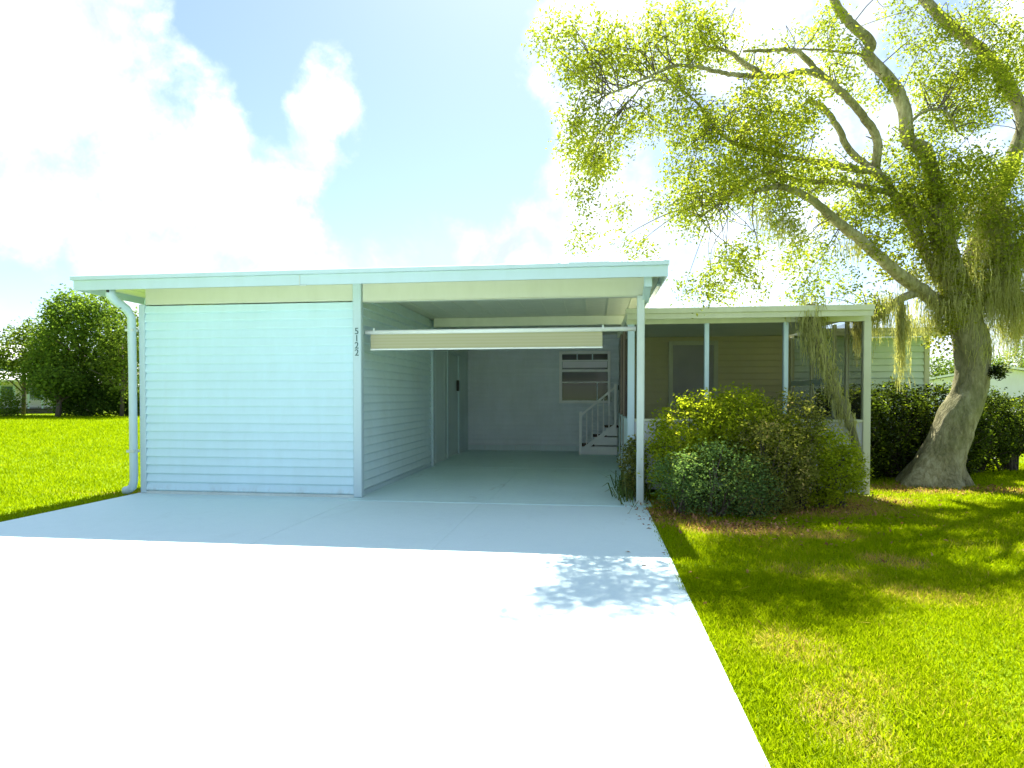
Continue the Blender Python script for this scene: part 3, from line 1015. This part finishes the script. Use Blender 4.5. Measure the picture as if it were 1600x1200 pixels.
# leafy creeper up the trunk and along the big limbs
Vs, Ts = [], []
for (cx, cy, rx, ry, n) in ((1300, 780, 70, 140, 1500), (1350, 900, 60, 100, 900), (1270, 640, 100, 70, 1400), (1100, 780, 45, 45, 420), (1180, 850, 45, 45, 420), (980, 690, 45, 35, 360), (1360, 1010, 55, 70, 700), (1450, 930, 50, 90, 700), (1340, 1080, 40, 50, 260), (1540, 880, 55, 120, 900)):
    d = TD - .12
    P, t, _c = clump_points(zp(cx, cy, d), (rx * .4875 * d / F, .2, ry * .4875 * d / F), n, 14, .05, .2)
    Vs.append(leaves(P, .055, .5, .6, .2)[0])
    Ts.append(t)
link('creeper', quad_mesh('creeper', np.concatenate(Vs), np.concatenate(Ts), 'ivy_leaf'), None, OAK)


def moss_strands(spots, n_each, wid=.006):
    """Hanging strands: each a chain of thin crossed ribbons that waver as they fall."""
    quads, tn = [], []
    for (p, spread, length, n) in spots:
        for _ in range(int(n * n_each)):
            o = p + np.array([G.normal(0, spread), G.normal(0, spread * .7), G.uniform(-.1, .08)])
            L = length * G.uniform(.35, 1.1)
            seg = max(3, int(L / .07))
            q = o.copy()
            t = G.uniform(.1, .95)
            for j in range(seg):
                step = np.array([G.normal(0, .012), G.normal(0, .012), -L / seg])
                a = G.uniform(0, 6.28)
                w = np.array([math.cos(a), math.sin(a), 0]) * wid * (1 - .6 * j / seg) * G.uniform(.7, 1.5)
                quads.append([q - w, q + w, q + step + w * .8, q + step - w * .8])
                tn.append(t)
                if G.uniform() < .6:
                    e = q + np.array([G.normal(0, .03), G.normal(0, .03), -.045])
                    quads.append([q - w * .6, q + w * .6, e + w * .2, e - w * .2])
                    tn.append(t)
                q = q + step
    return np.array(quads), np.array(tn)


spots = []
for (px, py, d, sp_, L, n) in [(1470, 395, 8.3, .13, .6, 36), (1510, 420, 8.25, .12, .7, 38), (1560, 330, 8.3, .14, 1.3, 80), (1578, 390, 8.25, .12, 1.25, 80), (1545, 440, 8.25, .10, .8, 44),
                                (1490, 470, 8.2, .14, .35, 40), (1408, 478, 8.2, .035, .95, 34), (1416, 500, 8.2, .06, .3, 24), (1370, 482, 8.0, .09, .4, 40), (1345, 490, 7.9, .07, .55, 36), (1385, 465, 8.1, .10, .3, 34),
                                (1450, 470, 8.3, .10, .3, 26), (1440, 500, 8.3, .08, .25, 20), (1266, 496, 7.45, .05, .45, 40), (1283, 505, 7.45, .05, .4, 26), (1535, 540, 8.25, .08, .3, 14), (1465, 490, 8.3, .08, .3, 20), (1420, 430, 8.3, .08, .25, 24),
                                (1230, 345, 7.6, .1, .35, 16), (1330, 375, 8.1, .1, .3, 18), (1190, 330, 7.6, .06, .35, 10), (1590, 460, 8.3, .1, .9, 50), (1480, 330, 8.2, .15, .5, 40), (1540, 300, 8.3, .12, .6, 30)]:
    spots.append((at(px, py, d), sp_, L, n))
q_, t_ = moss_strands(spots, 5.0, .0038)
link('spanish_moss', quad_mesh('spanish_moss', q_, t_, 'moss'), None, OAK)
# dark air-plant ball on the trunk's right flank
P, t, _c = clump_points(at(1561, 580, 8.2), (.07, .07, .07), 420, 10, .03, .2)
tag(link('air_plant', quad_mesh('air_plant', leaves(P, .06, .1, .25, .1)[0], t - .3, 'hedge_leaf'), None, OAK), kind='stuff')

# fallen limb leaning against the porch, wrapped in moss
b0, b1, b2, b3 = at(1264, 476, 7.42), at(1282, 545, 7.40), at(1305, 610, 7.36), at(1330, 665, 7.30)
bp = smooth_path([b0, b1, b2, b3, b3 + np.array([.1, -.05, -.6])], 5)
br_ = tag(empty('broken_branch', (0, 0, 0)), 'mossy broken branch leaning against the porch screens', 'branch')
MB().tube(bp, list(np.linspace(.052, .045, len(bp))), 9, jitter=.25, rng=R).build('stem', 'bark', br_, smooth=True)
sp2 = [(p + np.array([0, -.03, .02]), .075 - .003 * k, .26, 44 - 2 * k) for k, p in enumerate(bp[:16])]
q_, t_ = moss_strands(sp2, 1.3, .005)
link('spanish_moss', quad_mesh('spanish_moss', q_, t_ + .15, 'moss'), None, br_)


# ------------------------------------------------------------------ shrubs and hedge
def shrub(name, label, cat, lobes, mat, leaf, group=None, per=34, spread=.048, shell=.5, width=.5, up=.5, tint=0.0, shift=0.0):
    lobes = [(x, y + shift, z, *q) for (x, y, z, *q) in lobes]
    o = tag(empty(name, (lobes[0][0], lobes[0][1], 0)), label, cat, group)
    ox = np.array([lobes[0][0], lobes[0][1], 0])
    Vs, Ts = [], []
    stems = MB()
    for (x, y, z, rx, ry, rz, n) in lobes:
        P, t, cc_ = clump_points((x, y, z), (rx, ry, rz), int(n * 1.25), per, spread, shell)
        keep = P[:, 2] > 0.0
        P, t = P[keep], t[keep]
        V, _ = leaves(P, leaf, -.15, width, up)
        Vs.append(V - ox)
        Ts.append(t + tint)
        for q in cc_[::14]:
            if q[2] < .15:
                continue
            b = np.array([x + R.uniform(-.2, .2) * rx, y + R.uniform(-.2, .2) * ry, -.02])
            m_ = b * .45 + q * .55 + np.array([0, 0, .08])
            stems.tube([b - ox, m_ - ox, q - ox], [.014, .009, .003], 5, cap=False)
    tag(stems.build('stems', 'bark_dark', o), kind='stuff')
    link('foliage', quad_mesh('foliage', np.concatenate(Vs), np.concatenate(Ts), mat), None, o)
    return o


shrub('shrub', 'bright yellow-green shrub rising against the porch screens beside the white carport post', 'shrub',
      [(6.55, .35, .72, .50, .40, .46, 6500), (7.0, .45, .80, .50, .38, .44, 6500), (6.35, .25, .45, .32, .35, .42, 3000), (7.3, .5, .7, .4, .35, .4, 3500)], 'bush_leaf', .042, 'shrubs in front of the porch', shift=-.3, tint=.14)
shrub('shrub', 'low bluish green shrub spreading at the foot of the white carport post', 'shrub',
      [(6.62, -.3, .34, .45, .34, .36, 3800), (6.3, -.18, .28, .26, .26, .30, 1800), (6.95, -.28, .26, .3, .3, .3, 2200)], 'bluish_leaf', .032, 'shrubs in front of the porch', shift=-.3)
shrub('shrub', 'dusky shrub with dark hollows in the middle of the porch planting', 'shrub',
      [(7.22, .0, .45, .42, .36, .48, 5200), (7.0, -.25, .25, .3, .25, .28, 1800), (7.55, .35, .85, .32, .3, .34, 2600)], 'dusky_leaf', .036, 'shrubs in front of the porch', shift=-.3)
shrub('shrub', 'light green rounded shrub below the white knee wall at the corner of the porch', 'shrub',
      [(7.82, .35, .42, .40, .36, .42, 5600), (7.6, .3, .55, .34, .3, .36, 3000), (8.06, .45, .32, .24, .26, .32, 1800)], 'bush_leaf', .038, 'shrubs in front of the porch', shift=-.3, tint=.08)

# clipped hedge past the porch
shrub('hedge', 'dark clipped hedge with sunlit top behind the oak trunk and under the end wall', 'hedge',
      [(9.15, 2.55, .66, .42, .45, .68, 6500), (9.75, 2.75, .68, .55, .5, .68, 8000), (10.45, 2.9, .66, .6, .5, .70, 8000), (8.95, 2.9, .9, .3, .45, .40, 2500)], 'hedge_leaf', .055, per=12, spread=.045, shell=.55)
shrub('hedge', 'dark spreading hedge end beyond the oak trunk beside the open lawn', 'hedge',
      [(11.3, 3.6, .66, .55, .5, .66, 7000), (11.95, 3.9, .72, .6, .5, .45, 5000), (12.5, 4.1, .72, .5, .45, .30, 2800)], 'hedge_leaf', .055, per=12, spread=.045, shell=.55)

# strap-leaved weeds growing into the carport by the post
wd = tag(empty('wild_plant', (5.8, .55, 0)), 'untidy strap-leaved plant growing across the slab behind the white carport post', 'plant')
qs, ts_ = [], []
for k in range(170):
    a = G.uniform(0, 6.28)
    L = G.uniform(.12, .34)
    b = np.array([G.normal(.06, .10), G.normal(0, .32), 0])
    d = np.array([math.cos(a), math.sin(a), 0])
    s_ = np.array([-d[1], d[0], 0]) * G.uniform(.004, .010)
    up_ = G.uniform(.55, 1.3)
    p1 = b + d * L * .35 + np.array([0, 0, L * up_ * .7])
    p2 = b + d * L * .8 + np.array([0, 0, L * up_ * G.uniform(.4, 1.0)])
    t = G.normal(.45, .22)
    qs += [[b - s_, b + s_, p1 + s_, p1 - s_], [p1 - s_, p1 + s_, p2 + s_ * .2, p2 - s_ * .2]]
    ts_ += [t, t]
tag(link('leaf_blades', quad_mesh('leaf_blades', np.array(qs), np.array(ts_), 'strap_leaf'), None, wd), kind='stuff')
P, t, _c = clump_points((.12, .0, .33), (.15, .42, .36), 2600, 12, .03, .3)
link('foliage', quad_mesh('foliage', leaves(P, .045, .1, .4, .2)[0], t - .1, 'dusky_leaf'), None, wd)


# ------------------------------------------------------------------ lawn blades and litter
def blades(name, P, size, tint, lean=.55, wid=.11):
    n = len(P)
    a = G.uniform(0, 6.28, n)
    d = np.stack([np.cos(a), np.sin(a), np.zeros(n)], -1)
    s_ = np.stack([-np.sin(a), np.cos(a), np.zeros(n)], -1)
    b_ = G.uniform(0, 6.28, n)
    s_ = np.stack([np.cos(b_), np.sin(b_), np.zeros(n)], -1)
    L = size * G.uniform(.55, 1.3, n)
    ln = G.uniform(.15, lean * 2, n)
    tip = P + d * (L * ln)[:, None] + np.array([0, 0, 1.0]) * (L * np.sqrt(np.clip(1 - .45 * ln, .25, 1)))[:, None]
    mid = P * .5 + tip * .5 + np.array([0, 0, 1.0]) * (L * .12)[:, None]
    w = (L * wid)[:, None] * s_
    V = np.empty((n, 4, 3))
    V[:, 0] = P - w
    V[:, 1] = P + w
    V[:, 2] = mid * .25 + tip * .75 + w * .35
    V[:, 3] = tip
    o = tag(link(name, quad_mesh(name, V, tint, 'grass_blade')), kind='stuff')
    return o


def scatter(n, x0, x1, y0, y1):
    return np.stack([G.uniform(x0, x1, n), G.uniform(y0, y1, n), np.full(n, -.02)], -1)


def grass_tint(P):
    x, y = P[:, 0], P[:, 1]
    patch = .5 + .25 * np.sin(x * 2.1 + np.sin(y * 1.7) * 1.3) * np.sin(y * 1.9 + x * .6) + .15 * np.sin(x * 6.3 + y * 2.2) * np.sin(y * 5.1 - x * 3)
    t = .22 + .42 * patch + G.normal(0, .12, len(P))
    bb = bare(x, y)
    return t + bb * G.uniform(.1, .7, len(P)), bb


PR = []
for (n, x0, x1, y0, y1) in ((150000, 5.97, 8.6, -5.4, -2.6), (150000, 5.97, 11.5, -2.6, .6), (80000, 8.2, 14, .6, 5), (60000, 8, 22, 5, 16), (24000, 8.6, 14, -5, -2.6)):
    P = scatter(n, x0, x1, y0, y1)
    d = np.hypot(P[:, 0] - CAM[0], P[:, 1] - CAM[1])
    PR.append((P, d))
P = np.concatenate([p for p, _ in PR])
d = np.concatenate([q for _, q in PR])
t, bb = grass_tint(P)
keep = G.uniform(size=len(P)) > bb * .72
t = t + .09
keep &= ~((P[:, 0] < 5.982 + .014 * np.sin(P[:, 1] * 9) + .012 * np.sin(P[:, 1] * 23) + .010 * np.sin(P[:, 1] * 61)))
keep &= ~((P[:, 0] < PX1 + .1) & (P[:, 1] > .95))
keep &= ~((P[:, 0] < 10.8) & (P[:, 1] > 3.8))
P, t, d = P[keep], t[keep], d[keep]
blades('grass', P, np.clip(.030 + .003 * (d - 3), .03, .06), t)
# taller pale stalks in the near lawn
Pt = scatter(260, 6.1, 9.5, -5, -.5)
blades('grass', Pt, np.full(260, .075), G.uniform(.55, .9, 260), .9, .022)

# left lawn
n = 340000
dist = 7.0 * (52 / 7.0) ** G.uniform(0, 1, n)
ang = G.uniform(math.radians(103), math.radians(150), n)
P = np.stack([CAM[0] + dist * np.cos(ang), CAM[1] + dist * np.sin(ang), np.full(n, -.02)], -1)
keep = (P[:, 0] < DX0 - .005) & (P[:, 1] > -7)
P, dist = P[keep], dist[keep]
t, bb = grass_tint(P)
blades('grass', P, np.clip(.032 + .0022 * (dist - 7), .032, .085), t - .06, .5, .16)

# dry leaves and twigs under the shrubs and round the trunk
Pl = np.concatenate([np.stack([G.normal(cx, rx, n), G.normal(cy, ry, n), G.uniform(-.015, .012, n)], -1) for (cx, cy, rx, ry, n) in
                     ((6.8, -1.0, .4, .25, 500), (7.5, -.4, .6, .25, 500), (9.7, 1.6, .6, .3, 800), (6.3, -.6, .2, .3, 350), (10.5, 1.6, .4, .2, 300), (8.5, .4, .4, .3, 300), (5.95, .4, .12, .5, 120), (7.4, -1.5, .6, .4, 60), (6.2, -2.5, .3, .8, 14))])
Vl, tl = leaves(Pl, .045, .0, .45, 1.2)
tag(link('leaf_litter', quad_mesh('leaf_litter', Vl, tl, 'dry_leaf')), kind='stuff')


# ------------------------------------------------------------------ far things
def far_tree(label, x, y, h, lobes, mat, leaf, trunk=.18, group=None, name='tree'):
    o = tag(empty(name, (x, y, 0)), label, 'tree', group)
    tb_ = MB().tube([(0, 0, -.05), (.1, 0, h * .3), (.0, .1, h * .65)], [trunk, trunk * .75, trunk * .35], 8)
    for k in range(5):
        a = k * 1.26 + R.uniform(0, .5)
        z0 = h * R.uniform(.2, .45)
        tb_.tube([(.05, 0, z0), (math.cos(a) * h * .12, math.sin(a) * h * .12, z0 + h * .14), (math.cos(a) * h * .24, math.sin(a) * h * .24, z0 + h * .2)], [trunk * .4, trunk * .28, trunk * .1], 6)
    tb_.build('trunk', 'bark_dark', o, smooth=True)
    Vs, Ts = [], []
    for (lx, ly, lz, rx, ry, rz, n) in lobes:
        P, t, _c = clump_points((lx, ly, lz), (rx, ry, rz), n, 14, leaf * 1.3, .4)
        t = t + R.uniform(-.12, .12)
        Vs.append(leaves(P, leaf, .1, .65, .6)[0])
        Ts.append(t)
    V = np.concatenate(Vs)
    T = np.concatenate(Ts)
    keep = V[:, :, 2].min(1) > .05
    link('crown', quad_mesh('crown', V[keep], T[keep], mat), None, o)
    return o


GL = 'trees along the left edge of the lawn'
FD = 38.0


def gp(px, d):
    p = at(px, 620, d)
    return float(p[0]), float(p[1])


x, y = gp(128, 39)
far_tree('large dense green tree, tallest behind the left lawn', x, y, 7.8,
         [(0, 0, 4.9, 2.3, 2.2, 2.6, 6200), (-1.8, .3, 3.8, 1.7, 1.5, 1.9, 3600), (1.9, 0, 4.6, 1.8, 1.6, 2.2, 4000), (-1.4, 0, 1.9, 1.7, 1.1, 1.3, 2400), (1.6, 0, 2.2, 1.7, 1.1, 1.5, 2600), (.2, -.4, 2.4, 2.3, 1.5, 1.5, 2200), (-.8, 0, 6.5, 1.2, 1.2, 1.2, 1200), (1.2, 0, 6.6, 1.2, 1.2, 1.1, 1100), (2.6, .2, 2.2, 1.2, 1.2, 1.8, 1400), (.5, -.6, 1.2, 2.4, .9, 1.1, 1600), (-2.2, -.2, 2.4, 1.2, 1, 1.2, 1000), (2.8, 0, 4.0, 1.2, 1.2, 1.5, 1200), (-2.9, 0, 2.9, 1.2, 1.0, 1.1, 1500), (-1.2, 0, 6.3, 1.1, 1.0, .9, 900)], 'far_leaf', .20, .22, GL)
x, y = gp(36, 41)
far_tree('loose yellow-green tree with sky gaps in front of the white far house', x, y, 5.6,
         [(0, 0, 4.2, 1.7, 1.4, 1.4, 2200), (-1.1, 0, 3.3, 1.2, 1.0, 1.1, 1100), (1.3, 0, 4.8, 1.4, 1.0, 1.2, 1700), (.9, .4, 3.2, 1.4, 1.0, 1.0, 1400), (2.0, 0, 3.4, 1.2, 1.0, 1.3, 1400)], 'far_leaf_b', .19, .13, GL)
x, y = gp(90, 36.5)
far_tree('small palm-like tree with dark trunk in front of the far white house', x, y, 2.6,
         [(0, 0, 2.05, 1.0, .9, .45, 1100), (.7, 0, 1.8, .8, .6, .4, 600), (-.5, 0, 2.2, .6, .6, .4, 500)], 'far_leaf', .22, .16, GL)
x, y = gp(190, 37)
far_tree('slim tree with pale trunk next to the left edge of the storage room', x, y, 6.6,
         [(0, 0, 4.6, 1.2, 1.3, 2.0, 1600), (.4, 0, 2.6, 1.2, 1.2, 1.6, 1300), (-.7, .1, 3.4, 1.0, 1.0, 1.4, 900), (1.6, .2, 4.6, 1.2, 1.2, 1.6, 1100)], 'far_leaf_b', .18, .12, GL)
x, y = gp(-60, 40)
far_tree('tall tree at the left end of the row behind the lawn', x, y, 7.0, [(0, 0, 4.3, 1.9, 1.9, 2.2, 2600), (-1, 0, 3, 1.6, 1.4, 1.6, 1400), (1.3, .3, 3.0, 1.2, 1.2, 1.3, 900)], 'far_leaf', .2, .2, GL)
x, y = gp(135, 37.6)
shrub('shrub', 'dark undergrowth shrub below the tallest far tree', 'shrub', [(x, y, .8, 1.9, .6, .9, 5000), (x + 2.2, y + .9, .9, 1.6, .6, 1.0, 4500)], 'far_leaf', .17, None, 14, .2, .3, tint=-.3)
x, y = gp(8, 37)
shrub('shrub', 'round dark shrub at the far left end of the lawn', 'shrub', [(x, y, .75, .85, .8, .85, 1500), (x - 1.5, y, .7, .9, .8, .75, 900)], 'far_leaf', .15, None, 14, .15, .4)


def far_house(label, loc, rot, w, dpt, wall, ridge, windows, matw='far_white', over=.35, axis='y', porch=False):
    o = tag(empty('far_house', loc), label, 'house')
    o.rotation_euler = (0, 0, rot)
    MB().box(-w / 2, w / 2, 0, dpt, .4, wall).build('wall', matw, o)
    MB().box(-w / 2 + .05, w / 2 - .05, .05, dpt, -.03, .4).build('skirting', 'knee_panel', o)
    if axis == 'y':
        MB().prism([(-w / 2 - over, wall - .02), (0, ridge), (w / 2 + over, wall - .02), (w / 2 + over, wall + .09), (0, ridge + .11), (-w / 2 - over, wall + .09)], 'y', -over, dpt + over).build('roof', 'roof_white', o)
        MB().prism([(-w / 2, wall), (w / 2, wall), (0, ridge - .02)], 'y', .0, .06).build('gable', matw, o)
    else:
        MB().prism([(-over, wall - .02), (dpt / 2, ridge), (dpt + over, wall - .02), (dpt + over, wall + .09), (dpt / 2, ridge + .11), (-over, wall + .09)], 'x', -w / 2 - over, w / 2 + over).build('roof', 'roof_white', o)
    for (x, z, ww, hh) in windows:
        f = MB()
        f.box(x - ww / 2 - .06, x + ww / 2 + .06, -.04, -.002, z - .06, z, .0).box(x - ww / 2 - .06, x + ww / 2 + .06, -.04, -.002, z + hh, z + hh + .06)
        f.box(x - ww / 2 - .06, x - ww / 2, -.04, -.002, z, z + hh).box(x + ww / 2, x + ww / 2 + .06, -.04, -.002, z, z + hh)
        fo = f.build('window', 'trim', o)
        MB().box(x - ww / 2, x + ww / 2, -.02, -.004, z, z + hh).build('pane', 'far_glass', fo)
    if porch:
        for i in range(7):
            x = -w / 2 + .2 + i * (w - .4) / 6
            MB().box(x, x + .09, -1.5, -1.41, .3, wall - .1).build('porch_post', 'trim', o)
        MB().box(-w / 2, w / 2, -1.55, -.05, .22, .32).build('porch_deck', 'dark_board', o)
        MB().box(-w / 2 - .1, w / 2 + .1, -1.7, -.36, wall - .1, wall + .05).build('porch_roof', 'roof_white', o)
    return o


x, y = gp(52, 46)
far_house('white far house with posted porch half hidden by trees across the left lawn', (x, y, 0), math.radians(32), 5.2, 6, 2.3, 3.0, [(-1.6, 1.0, .8, .9), (0.2, 1.0, .8, .9), (1.6, 1.0, .8, .9)], axis='x', porch=True)
x, y = gp(-25, 60)
far_house('pale far house at the left edge behind the loose tree', (x, y, 0), math.radians(30), 7, 6, 4.6, 6.2, [(-2, 1.2, 1, 1.1), (1.8, 1.2, 1, 1.1), (1.8, 3.1, 1, 1.0)], axis='x')
x, y = gp(1562, 34)
far_house('white gabled house seen past the oak trunk beyond the hedge', (x, y, 0), math.radians(-26), 8.6, 12, 1.85, 2.75, [(1.9, .95, .5, .95), (-1.0, .95, .9, .9)], axis='y')
GRt = 'trees beyond the house on the right'
for (px, d, h, lab, mt) in ((1462, 62, 5.2, 'green tree showing over the white gabled roof, near the end wall', 'far_leaf_b'), (1500, 64, 5.6, 'green tree showing over the white gabled roof, just left of the oak trunk', 'far_leaf'),
                            (1590, 60, 6.2, 'green tree rising behind the oak, above the gabled roof at the right border', 'far_leaf'), (1640, 63, 6.6, 'tall green tree at the right border behind the gabled roof', 'far_leaf_b'), (1545, 68, 5.6, 'green tree behind the oak trunk, above the gabled roof', 'far_leaf_b')):
    x, y = gp(px, d)
    far_tree(lab, x, y, h, [(0, 0, h * .62, 1.7, 1.7, h * .36, 1700), (-1.3, 0, h * .48, 1.3, 1.3, h * .28, 900), (1.4, .2, h * .5, 1.3, 1.3, h * .3, 900), (0, 0, h * .25, 2.0, 1.6, h * .22, 900)], mt, .24, .18, GRt)
